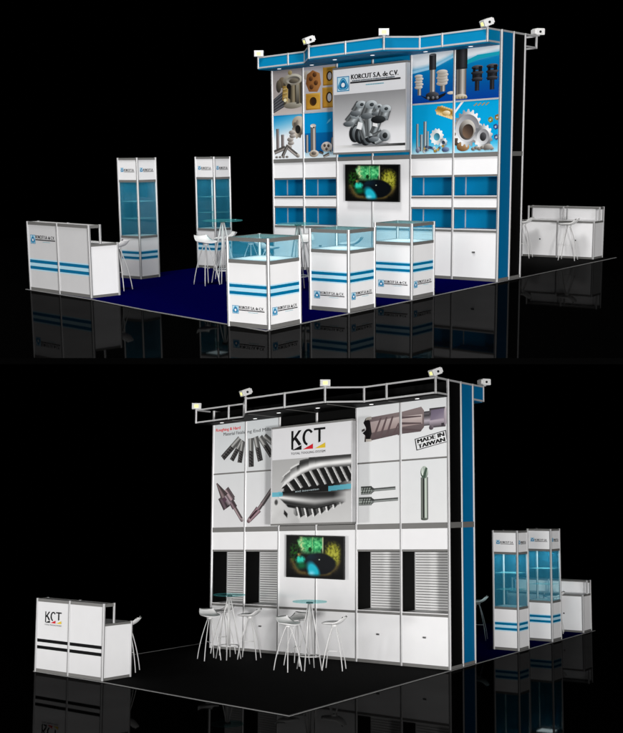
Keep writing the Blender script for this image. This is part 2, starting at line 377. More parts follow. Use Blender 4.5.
def art_a6(P):
    P.grid(0,0,1,1,12,26, lambda a,b: swoosh(a,b,.66+.12*a) if b<.93+a else (236,240,244))
    P.poly([(.2,.66),(.55,.76),(1,.80),(1,.86),(.5,.84),(.2,.74)], (20,165,190))
    P.bar((.13,.10),(.13,.62),.24,(214,206,198)); P.bar((.13,.60),(.13,1.0),.28,(62,62,66)); P.rect(.0,.60,.27,.62,(30,30,32))
    P.ell((.12,.07),.15,.05,(130,118,100),(236,228,214)); 
    for k in range(4): P.ell((.03+.07*k,.05),.04,.03,(90,80,64),(220,205,170))
    for x in (.50,.84):
        P.bar((x,.16),(x,.36),.10,(60,62,70)); P.bar((x,.34),(x,.52),.22,(50,50,56)); P.ell((x,.38),.13,.035,(10,10,14),(86,88,96)); P.ell((x,.50),.14,.04,(14,14,18),(90,92,100)); P.ell((x,.60),.13,.045,(20,20,24),(110,110,116))
        P.rect(x-.10,.52,x-.04,.60,(16,16,20)); P.rect(x+.03,.52,x+.11,.62,(22,22,26))
def art_a7(P):
    P.grid(0,0,1,1,4,12, lambda a,b: tuple((190,228,242)[i]*(1-k)+(0,158,214)[i]*k for i in range(3) for k in [min(1,b*3.2)]))
    for k in range(7):
        P.gear((.70+.055*k,.86-.018*k),.13,.05,7,(150,110,40),(232,206,150),.8)
    P.ell((.84,.80),.10,.05,(170,130,60),(250,240,215))
    for (x,y0,y1,w) in ((.14,.08,.62,.06),(.24,.06,.40,.08),(.33,.06,.66,.08),(.40,.06,.46,.05)): P.bar((x,y0),(x,y1),w,(205,226,235))
    P.gear((.62,.34),.17,.075,12,(196,200,200),(240,244,244),1.05,(90,185,215)); P.gear((.78,.22),.10,.04,9,(130,140,150),(225,232,235),1,(60,80,100))
    rr = random.Random(3)
    for k in range(26):
        c = rr.choice([(196,160,70),(220,190,110),(70,90,130),(110,120,140),(230,232,230)]); P.ell((.14+.74*rr.random(),.05+.10*rr.random()),.035,.03,tuple(x*.6 for x in c),c,rr.random()*6,8)
    P.ell((.84,.08),.09,.05,(40,56,92),(140,158,190)); P.ell((.16,.09),.05,.06,(60,70,100),(180,190,205))
def art_a8(P):
    P.grid(0,0,1,1,4,12, lambda a,b: tuple((170,222,242)[i]*(1-k)+(0,160,216)[i]*k for i in range(3) for k in [min(1,b*3.5)]))
    P.poly([(0,.78),(.20,1),(.14,1),(0,.84)],(232,232,235))
    for k in range(4): P.poly([(.42+.09*k,.91),(.49+.09*k,.96),(.52+.09*k,.95),(.45+.09*k,.90)],(150,140,96))
    for p,c in (((.82,.62),(150,150,60)),((.97,.66),(150,120,50)),((.94,.48),(50,90,160)),((.96,.28),(70,100,150))): P.gear(p,.06,.022,6,tuple(x*.7 for x in c),c,1,(230,235,235))
    P.ell((.07,.28),.13,.14,(50,44,42),(150,130,110)); P.ell((.20,.12),.15,.09,(90,60,34),(210,170,120)); P.ell((.09,.58),.08,.09,(120,114,106),(220,214,206))
    P.gear((.30,.48),.33,.24,18,(130,132,136),(240,242,244),1.15,(110,108,106)); P.ell((.30,.48),.27,.27,(214,216,220),(120,120,126)); P.ell((.29,.45),.19,.20,(56,50,46),(206,202,196)); P.ell((.31,.42),.13,.14,(120,96,78),(40,34,32)); 
    P.gear((.66,.30),.22,.11,14,(110,112,116),(236,238,240),1.15,(40,38,40)); P.ell((.66,.30),.14,.15,(222,224,228),(120,120,124)); P.ell((.66,.30),.075,.085,(26,26,28),(90,90,94))
    for k in range(7): P.ell((.44+.07*k,.07+.02*(k%2)),.05,.035,(70,66,62),(190,184,176))
    P.ell((.78,.10),.10,.06,(80,76,74),(200,196,190))
def art_banner_a(P):
    P.rect(0,0,1,1,PW)
    P.grid(0,.0,1,.70,4,14, lambda a,b: tuple((150+86*min(1,(1-b)*1.5))*s for s in (1,1.0,1.012)) if b>.12 else (222,224,228))
    P.grid(0,.055,1,.085,12,1, lambda a,b: tuple((232-196*a**1.4,)*3))
    P.rect(0,0,1,.055,(238,238,240),(226,226,228)); P.rect(0,.70,1,1,(236,236,239))
    emblem(P,.045,.735,.175)
    P.text('KORCUT S.A. de C.V.',.25,.868,.90,.925,(30,30,34),.07)
    rr = random.Random(5)
    for k in range(34): P.rect(.262+.0175*k,.842,.272+.0175*k+.004*rr.random(),.857,(70,84,96))
    P.rect(.24,.818,.935,.838,(44,44,48))
    for k in range(15): P.rect(.46+.017*k,.784,.47+.017*k,.796,(80,175,195))
    D=(44,46,50); Lg=(205,214,218)
    # crank-shaft like cluster of tool holders
    P.ell((.52,.088),.26,.016,(110,112,116),(150,152,156))
    for (x,y,r) in ((.34,.22,.085),(.42,.20,.085),(.49,.17,.08),(.55,.20,.08),(.62,.19,.085)):
        P.ell((x-.03,y),r,r*1.25,(18,20,22),(60,64,68)); P.ell((x,y),r*.86,r*1.08,(64,70,74),(175,182,186)); P.ell((x+.01,y),r*.42,r*.52,(20,22,24),(110,116,120))
    P.bar((.46,.16),(.34,.46),.11,(190,198,202)); P.bar((.52,.18),(.50,.46),.12,(200,208,212)); P.bar((.56,.20),(.66,.40),.10,(170,178,182))
    P.poly([(.33,.28),(.40,.26),(.42,.34),(.36,.36)],(248,250,252)); P.poly([(.56,.30),(.63,.28),(.62,.35),(.57,.36)],(250,250,252))
    for (a,b,wd) in (((.22,.34),(.32,.44),.15),((.32,.46),(.40,.56),.15),((.48,.42),(.54,.55),.17),((.60,.44),(.64,.52),.11),((.70,.38),(.74,.49),.15),((.58,.14),(.70,.18),.14)):
        P.bar(a,b,wd,(206,214,218)); P.ell(b,wd*.5,wd*.30,(120,128,132),(225,232,236)); P.ell(a,wd*.5,wd*.22,(60,66,70),(150,156,160))
        P.ell((b[0]+.01,b[1]),wd*.18,wd*.13,(30,34,36),(90,96,100))
    P.ell((.64,.37),.10,.045,(10,12,14),(60,64,66)); P.ell((.73,.18),.075,.07,(60,66,70),(215,220,224)); P.ell((.735,.18),.035,.035,(12,14,16),(70,74,76))

# ---- artwork of the lower stand
def art_b1(P, half):
    P.rect(0,0,1,1,(222,224,226),(214,219,222))
    X = lambda x: (x-half)            # the picture spans two boards of unit width
    def cl(p): return (X(p[0]), p[1])
    if half == 0:
        P.text('Roughing & Hard',.05,.825,.84,.905,(222,44,54),.04); P.text('Material Finishi',.30,.745,.985,.81,(92,94,96),.03)
    else:
        P.text('ng End Mills',.02,.727,.76,.81,(92,94,96),.03)
    tools = [((.84,.66),(.28,.30),.17),((.92,.62),(.58,.24),.14),((.935,.59),(.84,.18),.14),((1.13,.64),(1.15,.08),.16),((1.28,.66),(1.44,.18),.16),((1.42,.65),(1.80,.26),.16),((1.56,.66),(2.1,.34),.14)]
    for p0,p1,wd in tools:
        mid=(p0[0]+(p1[0]-p0[0])*.45,p0[1]+(p1[1]-p0[1])*.45)
        lo,hi=(0.02,.985)
        if not (lo <= X(p0[0]) <= hi and lo <= X(p1[0]) <= hi):
            # cut the tool where the board ends
            def clip(a,b):
                a=list(a);b=list(b)
                for (s,t) in ((a,b),(b,a)):
                    for L in (half+.01,half+.985):
                        if (L==half+.01 and s[0]<L<t[0]) or (L==half+.985 and s[0]>L>t[0]):
                            k=(L-s[0])/(t[0]-s[0]); s[1]=s[1]+(t[1]-s[1])*k; s[0]=L
                return a,b
            if max(p0[0],p1[0])<half or min(p0[0],p1[0])>half+1: continue
        else:
            clip=lambda a,b:(a,b)
        inb=lambda s:(half-.02<=s[0]<=half+1.0)
        a,b=clip(p0,mid)
        if inb(a) and inb(b): P.bar(cl(a),cl(b),wd,(190,190,188),G1)
        a,b=clip(mid,p1)
        if inb(a) and inb(b):
            P.bar(cl(a),cl(b),wd,(86,84,84),[(0,.3),(.3,1.2),(.5,.5),(.75,.9),(1,.2)])
            for k in range(5):
                t=k/5; x=a[0]+(b[0]-a[0])*t; y=a[1]+(b[1]-a[1])*t
                if half+.08 < x < half+.92: P.poly([cl((x-wd*.3,y+.02)),cl((x+wd*.30,y-.03)),cl((x+wd*.30,y-.05)),cl((x-wd*.3,y-.0))],(24,22,24))
    return P
def art_b3(P):
    P.rect(0,0,1,1,(228,228,230),(222,224,226))
    P.bar((.62,.44),(.92,.14),.11,(190,168,172)); P.bar((.48,.58),(.70,.36),.17,(150,128,136))
    P.bar((.26,.58),(.44,.36),.24,(112,96,104)); P.bar((.34,.68),(.58,.46),.30,(172,156,164)); P.bar((.40,.72),(.62,.52),.2,(196,172,178))
    P.bar((.10,.84),(.36,.58),.04,(150,130,132),G1,.26); P.ell((.93,.13),.05,.035,(90,80,84),(200,190,190))
    P.poly([(.30,.52),(.36,.46),(.44,.52),(.36,.58)],(90,66,80))
def art_b4(P):
    P.rect(0,0,1,1,(230,230,232),(224,226,228))
    P.bar((.98,.80),(.50,.40),.13,(150,140,142)); P.bar((.52,.42),(.30,.24),.11,(170,150,154)); P.bar((.40,.32),(.10,.12),.2,(150,124,132),[(0,.3),(.3,1.1),(.5,.5),(.7,1.2),(1,.35)],.13)
    P.bar((.34,.30),(.12,.16),.035,(70,30,44)); P.ell((.09,.11),.06,.04,(80,60,66),(190,170,172))
def art_b5(P, half):
    P.rect(0,0,1,1,(232,233,235),(226,228,230)); T=(166,140,134)
    if half == 0:
        P.poly([(.16,.36),(1,.44),(1,.82),(.22,.78)], [(84,72,74),(92,80,82),(136,122,122),(104,92,94)])
        P.poly([(.20,.50),(1,.56),(1,.74),(.24,.70)], [(150,132,130),(160,142,140),(196,182,180),(166,150,150)])
        for k in range(5): P.poly([(.36+.15*k,.42),(.42+.15*k,.42),(.58+.14*k,.76),(.54+.14*k,.76)] if .58+.14*k<1 else [(.36+.15*k,.42),(.42+.15*k,.43),(.99,.62),(.97,.64)],(98,82,84))
        P.poly([(.18,.36),(.28,.36),(.34,.50),(.30,.72),(.20,.78),(.14,.70),(.22,.58),(.12,.52),(.20,.46)],(22,20,22))
        P.poly([(.20,.36),(.34,.36),(.33,.40),(.20,.41)],(190,184,176)); P.poly([(.19,.74),(.34,.75),(.33,.80),(.22,.79)],(170,164,156)); P.poly([(.10,.54),(.18,.56),(.17,.60),(.10,.58)],(70,66,66))
    else:
        P.poly([(0,.44),(.42,.45),(.50,.52),(.50,.80),(.44,.87),(0,.82)], [(92,80,82),(98,86,88),(110,96,96),(138,124,124),(136,122,122),(136,122,122)])
        P.poly([(0,.56),(.46,.58),(.46,.74),(0,.74)], [(160,142,140),(168,150,148),(212,198,196),(196,182,180)])
        for k in range(3): P.poly([(0,.50+.10*k),(.0,.54+.10*k),(.44,.48+.12*k),(.44,.46+.12*k)],(92,78,80))
        P.bar((.50,.66),(.64,.66),.28,(188,180,190)); P.bar((.62,.66),(.97,.66),.38,(186,174,186)); P.poly([(.64,.62),(.94,.64),(.94,.80),(.66,.79)],[(128,118,136),(150,140,156),(120,110,130),(110,100,120)])
        P.ell((.97,.67),.035,.15,(150,140,150),(210,200,206)); P.ell((.66,.50),.05,.04,(60,54,60),(130,120,128)); P.rect(.88,.51,.94,.56,(60,54,60))
        # rubber stamp, tilted
        c, s_ = math.cos(.17), math.sin(.17)
        def R(a, b): x=(a-.5)*.70; y=(b-.5)*.235*.86; return (.655+x*c-y*s_*P.H/P.W, .285+(y*c+x*s_*P.W/P.H))
        def frame(m, t, col):
            P.poly([R(m,m*2.2),R(1-m,m*2.2),R(1-m,1-m*2.2),R(m,1-m*2.2)],col)
        frame(0,0,(24,24,24)); frame(.03,0,(232,233,235))
        for st,b0 in (('MADE IN',.56),('TAIWAN',.12)):
            v, f = text_geo(st, 0); cc=P.col((16,16,16))
            for o in (-.014,-.007,0,.007,.014):
                n=P.lay(); P.raw([P.pt(*R(.08+.84*a+o,b0+.33*b),n) for a,b in v], f, [cc]*len(v))
def art_b7(P):
    P.rect(0,0,1,1,(232,233,234),(228,230,232))
    for y,x1,w in ((.56,.90,.0),(.38,.96,.0)):
        P.bar((.36,y),(x1,y+.015),.065,(168,174,172)); P.bar((.08 if y>.5 else .03,y),(.34,y),.17,(176,184,178),[(0,.3),(.15,.9),(.3,.4),(.42,1.15),(.55,.5),(.7,.9),(.85,.35),(1,.5)]); P.bar((.33,y),(.40,y),.15,(130,136,134),G1,.06)
        for k in range(4): P.poly([(.10+.06*k,y-.05),(.12+.06*k,y-.05),(.16+.06*k,y+.05),(.14+.06*k,y+.05)],(50,54,52))
def art_b8(P):
    P.rect(0,0,1,1,(232,233,234),(228,230,232))
    P.bar((.5,.06),(.5,.72),.16,(190,200,190),[(0,.25),(.12,.6),(.3,1.15),(.45,.9),(.55,.2),(.68,.15),(.8,.7),(1,.3)])
    P.ell((.5,.80),.085,.10,(70,84,74),(205,216,206)); P.ell((.47,.82),.035,.07,(236,244,236),(160,172,164)); P.poly([(.46,.70),(.52,.72),(.57,.86),(.53,.88),(.48,.78)],(70,88,76)); P.ell((.5,.06),.08,.02,(50,56,50),(120,128,120))
def art_banner_b(P):
    P.rect(0,0,1,1,(228,228,230))
    P.rect(0,0,1,.67,(216,216,218),(176,178,180)); P.rect(0,.66,1,1,(226,226,229))
    def cutter(a, y):
        c = [206-30*y]*3
        fr = lambda v: v-math.floor(v)
        nz = mnoise.noise(Vector((a*9, y*9, 2.0)))
        def put(g, k=1.0):
            k = max(0, min(1, k))
            for i in range(3): c[i] = c[i]*(1-k)+g*k
        def sm(v, w=.012): return max(0, min(1, v/w+.5))
        T = .66+.34*(1-(1-min(1, max(0, a-.10)*1.9))**2.4)
        T += .030*(1-fr(a*8.5))*(1 if a < .55 else 0)
        Mx = .55+.30*(1-(1-min(1, max(0, (a-.12))*1.6))**2.2)-.03*a
        Bf = .475+.13*max(0, a-.25)+.035*fr(a*9.5)*(a > .35)
        lim = .11+.05*fr(y*11)
        if a > lim:
            t = (y-Mx)/max(.02, T-Mx)
            g = 38+205*math.exp(-((t-.42+.25*(1-a))/.30)**2)+12*nz
            if t > .86: g = 60 if a > .35 else 215
            if a < .32: g = g*.6+90
            put(g, sm(y-Mx)*sm(T-y))
            # spiral flutes: dark gullets with bright cutting edges
            p = a*10.5-(Mx-y)*4.2; f = fr(p)
            w = .10+.05*(1-a)
            g = 12+14*(1-f)
            if f < w: g = 236
            elif f < w+.05: g = 70
            elif f < w+.13: g = 196
            elif f < w+.17: g = 40
            elif f < w+.22: g = 120
            put(g, sm(Mx-y)*sm(y-Bf-.02))
            put(10, sm(Bf+.025-y)*sm(y-.46, .03)*sm(.92-a, .25))
        # lower sweep
        top = .475-.02*a; bot = .36-.17*math.sin(min(1, a*1.25)*1.5)*(1-.2*a)+.30*max(0, a-.55)
        if a > .09:
            t = (y-bot)/max(.03, top-bot); e = sm(.86-a, .16)
            g = 26+215*math.exp(-((t-.60+.35*a)/.24)**2)*(1-.75*max(0, a-.15))
            put(g, sm(y-bot)*sm(top-y)*e)
            put(14, sm(bot-y)*sm(y-bot+.045)*sm(a-.18, .05)*e)
            lo = bot-.20+.22*max(0, a-.3); f = fr(a*11+y*2.2)
            g = 228 if f < .22 else (28 if f < .62 else 128-60*f)
            put(g, sm(bot-.02-y)*sm(y-lo-.05*f)*sm(a-.30, .05)*e)
        # end face with screw seats, lower left
        d = y-(.44-1.55*max(0, a-.05)**1.15)
        if a < .40:
            put(222-70*a-30*(.4-y)+8*nz, sm(-d)*sm(.36-a, .04))
            put(70, 2*(1-math.hypot((a-.055)/.028, (y-.335)/.055))); put(24, 3*(1-max(abs(a-.18+.3*(y-.15)), 0)/.03-abs(y-.15)/.075))
        # pale band with lettering
        m = .455+.075*max(0, a-.05)
        if abs(y-m) < .037 and (a < .14 or a > .72-.0*y):
            k = .85 if (a < .12 or y < Bf+.01) else .25
            for i, q_ in enumerate((92, 182, 204)): c[i] = c[i]*(1-k)+q_*k
        return tuple(max(0, min(255, v)) for v in c)
    P.grid(0, 0, 1, .67, 190, 170, cutter)
    P.text('and innovation', .30, .318, .60, .338, (190,206,212), 0, .014)
    kct_logo(P,.245,.715,.435,.245)
def art_screen(P):
    def N(a, b, k, o=0.0): return mnoise.noise(Vector((a*k, b*k*.62, o)))
    def f(a, b):
        c = [1.0, 1.5, 1.0]
        def mixc(t, k):
            k = max(0, min(1, k))
            for i in range(3): c[i] = c[i]*(1-k)+t[i]*k
        pz = lambda v: max(0, v)
        wob = .05*N(a, b, 6)+.03*N(a, b, 14, 3)
        x = (a-.5)/.47; y = (b-.47)/.50; r = math.hypot(x, y)+wob
        tx = max(0, .55+1.1*N(a, b, 26, 1)+.7*N(a, b, 60, 2))
        if b < .45: mixc((128, 106, 54), math.exp(-((r-.88)/.10)**2)*1.3*(.45+.5*tx))
        mixc((40, 34, 14), math.exp(-((r-.92)/.16)**2)*.7*tx)
        d = math.hypot((a-.82)/.19, (b-.60)/.34)+wob*2
        mixc((158, 158, 40), pz(1-d)*2.2*(.35+.6*tx)); mixc((206, 200, 110), pz(1-d*1.5)*.8*pz(tx-.2))
        d = math.hypot((a-.15)/.17, (b-.62)/.34)+wob*2; mixc((22, 82, 16), pz(1-d)*1.3*tx)
        if b > .52:
            k = min(1, (b-.52-.08*abs(a-.46))*7)
            inside = max(0, min(1, (a-.20-wob*2.2)*16))*max(0, min(1, (.66+wob*2.2-a)*18))*(1-.45*max(0, (b-.86)/.14))
            g = .5+.9*N(a, b, 18, 5)+.5*N(a, b, 44, 6); mixc((20+95*max(0, g), 128+95*g, 72+70*g), k*inside)
            mixc((226, 222, 160), k*max(0, 1-abs(a-.27-wob)/.07)*(.25+.9*max(0, N(a, b, 40, 7)+.4)))
            mixc((222, 236, 186), k*max(0, 1-abs(a-.645)/.018)); mixc((190, 222, 150), k*max(0, 1-abs(a-.46-.3*wob)/.010)*.7)
            d = math.hypot((a-.42)/.035, (b-.68)/.07); mixc((8, 50, 14), (1-d)*3)
        # dark pool in the foreground
        pool = math.hypot((a-.60)/.29, (b-.34)/.27)+wob*.6
        mixc((1, 5, 11), (1-pool)*7)
        if pool < 1: mixc((8, 44, 62), .7*(1-math.hypot((a-.42)/.22, (b-.50)/.16))); mixc((200, 210, 190), (1-math.hypot((a-.585)/.016, (b-.44)/.02))*2)
        g = math.hypot((a-.48-.25*(.16-b))/.13, (b-.17)/.26)+wob
        mixc((26, 180, 200), (1-g)*2.2); mixc((120, 220, 240), (1-math.hypot((a-.45)/.08, (b-.09)/.10))*1.2)
        d = math.hypot((a-.25)/.10, (b-.42)/.13)+wob*1.5; mixc((44, 205, 178), (1-d)*2*(.6+.6*tx))
        d = math.hypot((a-.27)/.13, (b-.28)/.12)+wob*1.5; mixc((0, 92, 52), (1-d)*1.3)
        mixc((214, 150, 96), (1-math.hypot((a-.22)/.05, (b-.55)/.06)-wob)*1.0*max(.3, tx) if math.hypot((a-.22)/.05, (b-.55)/.06) < 1 else 0)
        e = min(1, a*14, (1-a)*14, b*10, (1-b)*16+.4); return tuple(max(0, min(255, v*e)) for v in c)
    P.grid(0,0,1,1,150,90,f)

# ------------------------------------------------------------------ booth furniture
def case_fill(root, x, y, z, size, power):          # unseen area light added inside a showcase to brighten deck and glass
    d = bpy.data.lights.new('case_fill', 'AREA'); d.shape = 'SQUARE'; d.size = size; d.energy = power; d.color = (.92, .97, 1.0)
    o = bpy.data.objects.new('case_fill', d); C.objects.link(o); o.parent = root; o.location = (x, y, z)
def frame_case(root, w, d, posts_h, r=.019):
    """corner posts; local origin = right front corner, x in [-w,0], y in [0,d]"""
    for (x, y, h) in posts_h:
        MB().post(x, y, 0, h, r).build('post', ['alu', 'groove'], root)
def rails(root, w, d, z0, z1, sides='frbl', t=.012, name='rail'):
    e = .019
    for k in sides:
        m = MB()
        if k == 'f': m.box(-w+e, -e, -t, t, z0, z1)
        if k == 'b': m.box(-w+e, -e, d-t, d+t, z0, z1)
        if k == 'r': m.box(-t, t, e, d-e, z0, z1)
        if k == 'l': m.box(-w-t, -w+t, e, d-e, z0, z1)
        m.build(name, 'rail', root)
SIDE = {'f': (lambda w, d: ((-w, 0), (1, 0), (0, -1), w)), 'r': (lambda w, d: ((0, 0), (0, 1), (1, 0), d)),
        'b': (lambda w, d: ((0, d), (-1, 0), (0, 1), w)), 'l': (lambda w, d: ((-w, d), (0, -1), (-1, 0), d))}
def board(k, w, d, z0, z1, base=PW):
    O, U, N, L = SIDE[k](w, d); e = .018
    O = Vector((O[0]+U[0]*e+N[0]*.004, O[1]+U[1]*e+N[1]*.004, z0))
    return Panel(O, (*U, 0), (*N, 0), L-2*e, z1-z0, base)
def glass_panes(root, w, d, z0, z1):
    for k in 'frbl':
        O, U, N, L = SIDE[k](w, d); e = .019; m = MB()
        if k in 'fb': y = 0 if k == 'f' else d; m.box(-w+e, -e, y-.003, y+.003, z0, z1)
        else: x = 0 if k == 'r' else -w; m.box(x-.003, x+.003, e, d-e, z0, z1)
        m.build('glass_pane', 'glass', root)

def pedestal(name, label, loc, group, s, h):
    t = thing(name, label, 'display case', loc, 0, group)
    w = d = s; k = h/1.03
    frame_case(t, w, d, [(-w, 0, h), (0, 0, h), (0, d, h), (-w, d, h)])
    rails(t, w, d, 0.004, .055*k); rails(t, w, d, .735*k, .775*k); rails(t, w, d, h-.045*k, h-.003)
    for f in 'frbl':
        P = board(f, w, d, .055*k, .735*k)
        stripes(P, [.475*k-.055*k, .395*k-.055*k], .036*k, BLUE_S, CY)
        if f in 'fr': logo_bar(P, .07, .145, .86, slant=0)
        P.build('side_panel', t)
    MB().box(-w+.014, -.014, .014, d-.014, .755*k, .775*k).build('display_deck', 'white', t)
    glass_panes(t, w, d, .775*k, h-.045*k)
    MB().box(-w+.012, -.012, .012, d-.012, h-.012, h-.004).build('glass_top', 'glassclear', t)
    case_fill(t, -w/2, d/2, h-.016, .40, 1.5)
    return t

def tower(name, label, loc, group, s, h, rotz=0):
    t = thing(name, label, 'display tower', loc, rotz, group); w = d = s; k = h/2.0
    frame_case(t, w, d, [(-w, 0, h), (0, 0, h), (0, d, h), (-w, d, h)], .018)
    rails(t, w, d, .004, .05*k); rails(t, w, d, .68*k, .72*k); rails(t, w, d, 1.60*k, 1.64*k); rails(t, w, d, h-.035, h-.003)
    for f in 'frbl':
        P = board(f, w, d, .05*k, .68*k); stripes(P, [.39*k, .305*k], .04*k, BLUE_S, CY); P.build('base_panel', t)
        P = board(f, w, d, 1.64*k, h-.035)
        emblem(P, .10, .40, .17); P.text('KORCUT S.A.', .30, .44, .88, .56, (50, 52, 56), .05); P.rect(.30,.395,.9,.42,(90,92,96)); P.build('header_panel', t)
    MB().box(-w+.014, -.014, .014, d-.014, .70*k, .72*k).build('display_deck', 'white', t)
    MB().box(-w+.014, -.014, .014, d-.014, 1.60*k, 1.615*k).build('ceiling_board', 'white', t)
    glass_panes(t, w, d, .72*k, 1.60*k)
    for z in (1.0, 1.28): MB().box(-w+.02, -.02, .02, d-.02, z*k, z*k+.006).build('shelf', 'glassclear', t)
    case_fill(t, -w/2, d/2, 1.598*k, .28, 1.2 if POSE is POSE_A else 3.4)
    return t

def counter(name, label, loc, rotz, w, d, ch, cl, style, pivot_right=True):
    t = thing(name, label, 'counter', loc, rotz)
    dd = .18
    frame_case(t, w, d, [(-w, 0, ch), (-w/2, 0, ch), (0, 0, ch), (0, d, cl), (-w, d, cl), (-w/2, d, cl)])
    for x in (0, -w, -w/2): MB().post(x, dd, cl-.004, ch, .017).build('shelf_post', ['alu', 'groove'], t)
    for x0, x1 in ((-w, -w/2), (-w/2, 0)):
        for z0, z1 in ((.004, .05), (ch-.045, ch-.003)):
            MB().box(x0+.019, x1-.019, -.012, .012, z0, z1).build('rail', 'rail', t)
        MB().box(x0+.019, x1-.019, d-.012, d+.012, .004, .04).build('rail', 'rail', t)
        MB().box(x0+.019, x1-.019, d-.012, d+.012, cl-.035, cl-.004).build('rail', 'rail', t)
        P = Panel((x0+.018, -.004, .05), (1, 0, 0), (0, -1, 0), w/2-.036, ch-.095, (222, 222, 224))  # greyer base than the other boards: dimmer light put into the front's colour
        k = ch/1.15
        stripes(P, [.495*k-.05, .39*k-.05], .05*k, BLUE_S if style == 'blue' else (10, 10, 12), CY if style == 'blue' else None)
        if x0 == -w:
            if style == 'blue': logo_bar(P, .06, .70, .88)
            else: kct_logo(P, .24, .66, .54, .20)
        P.build('front_panel', t)
        P = Panel((x1-.018, d+.004, .04), (-1, 0, 0), (0, 1, 0), w/2-.036, cl-.075, PW)
        P.rect(.49, .46, .53, .50, (60, 60, 62)); P.build('cabinet_door', t)
        P = Panel((x1-.018, .008, cl), (-1, 0, 0), (0, 1, 0), w/2-.036, ch-cl-.05, PW); P.build('screen_panel', t)
    MB().box(-w+.019, -.019, dd-.01, dd+.01, ch-.03, ch-.005).build('rail', 'rail', t)
    for x in (0, -w):
        for y0, y1, z0, z1 in ((.019, d-.019, .004, .04), (.019, d-.019, cl-.035, cl-.004), (.019, dd-.017, ch-.045, ch-.003)):
            MB().box(x-.012, x+.012, y0, y1, z0, z1).build('rail', 'rail', t)
    for k in 'rl':
        P = board(k, w, d, .04, cl-.035); P.build('side_panel', t)
    MB().box(-w+.014, -.014, .014, d-.014, cl-.022, cl-.006).build('countertop', 'white', t)
    MB().box(-w+.014, -.014, .014, dd-.012, ch-.02, ch-.008).build('top_shelf', 'white', t)
    return t

def stool_proto(name, label, loc, rotz, group, h=.70):
    t = thing(name, label, 'bar stool', loc, rotz, group)
    # seat: saddle shaped moulded shell with an upturned rear lip
    nu, nv = 18, 14; top = []; bot = []
    for i in range(nu+1):
        for j in range(nv+1):
            a = -1+2*i/nu; b = -1+2*j/nv
            x = .185*a*math.sqrt(1-.42*b*b); y = .150*b*math.sqrt(1-.42*a*a)
            z = h-.005 + .07*max(0, a)**2.4 - .02*max(0, -a)**2 + .012*b*b - .012*(1-a*a)
            top.append((x, y, z)); bot.append((x*.97, y*.97, z-.030*(1-.55*max(abs(a), abs(b))**3)))
    N = len(top); W_ = nv+1; m = MB()
    fs = [(i*W_+j, (i+1)*W_+j, (i+1)*W_+j+1, i*W_+j+1) for i in range(nu) for j in range(nv)]
    allf = fs+[tuple(N+k for k in f[::-1]) for f in fs]
    edge = [i*W_ for i in range(nu+1)]+[nu*W_+j for j in range(1, nv+1)]+[i*W_+nv for i in range(nu-1, -1, -1)]+[j for j in range(nv-1, 0, -1)]
    for k in range(len(edge)): a, b = edge[k], edge[(k+1) % len(edge)]; allf.append((b, a, N+a, N+b))
    m.add(top+bot, allf, 0, True); m.build('seat', 'shell', t)
    for k in range(4):
        a = math.pi/4+k*math.pi/2; pts = []
        for i in range(13):
            s = i/12; r = .022+.175*(math.sin(s*math.pi/2)**.85*.55+.45*s); pts.append((r*math.cos(a)*1.05, r*math.sin(a)*.95, (h-.055)*(1-s)))
        MB().tube(pts, .0075, 8).build('leg', 'chrome', t)
    MB().disc((0, 0), .045, h-.072, h-.04, 20).build('seat_mount', 'chrome', t)
    m = MB()
    m.box(-.085, .085, -.005, .005, .255, .267); m.build('footrest', 'chrome', t)
    return t

def table_proto(name, label, loc, group, h=.95, r=.30):
    t = thing(name, label, 'bar table', loc, .3, group)
    MB().disc((0, 0), r, h-.012, h, 56).build('glass_top', 'tableglass', t)
    for k in range(4):
        a = k*math.pi/2+.2
        MB().tube([(.018*math.cos(a), .018*math.sin(a), h-.03), (.07*math.cos(a), .07*math.sin(a), h*.72), (.19*math.cos(a), .19*math.sin(a), 0)], [.009, .010, .008], 10).build('leg', 'chrome', t)
    MB().tube([(0, 0, .2), (0, 0, h-.02)], .011, 10).build('column', 'chrome', t)
    MB().disc((0, 0), .05, h-.032, h-.0125, 24).build('hub', 'dark', t)
    R = .152; MB().tube([(R*math.cos(2*math.pi*k/32), R*math.sin(2*math.pi*k/32), .20) for k in range(33)], .007, 8, caps=False).build('foot_ring', 'chrome', t)
    return t

def spotlight(loc, yaw, pitch, label, group, arm=.07, reach=0):
    t = thing('spotlight', label, 'spotlight', loc, yaw, group)
    m = MB(); m.tube([(0, 0, 0), (0, 0, arm)], .009, 8); m.box(-.02, .02, -.02, .02, -.006, .012)
    if reach: m.tube([(0, 0, .01), (0, reach, .01)], .008, 8)
    m.build('mounting_arm', 'alu', t)
    Rm = Matrix.Translation((0, 0, arm+.035)) @ Matrix.Rotation(pitch, 4, 'X')
    def xf(m_):
        m_.v = [tuple(Rm @ Vector(v)) for v in m_.v]; return m_
    m = MB(); m.box(-.075, .075, -.065, .06, -.045, .05); m.box(-.065, .065, .06, .085, -.03, .035); m.box(-.07, .07, -.078, -.065, -.041, .046)
    xf(m).build('housing', 'house', t)
    xf(MB().box(-.032, .032, -.0835, -.0785, -.024, .024)).build('lens', 'lens', t)
    m = MB(); m.tube([(-.083, 0, 0), (.083, 0, 0)], .018, 12); xf(m).build('pivot', 'dark', t)
    return t

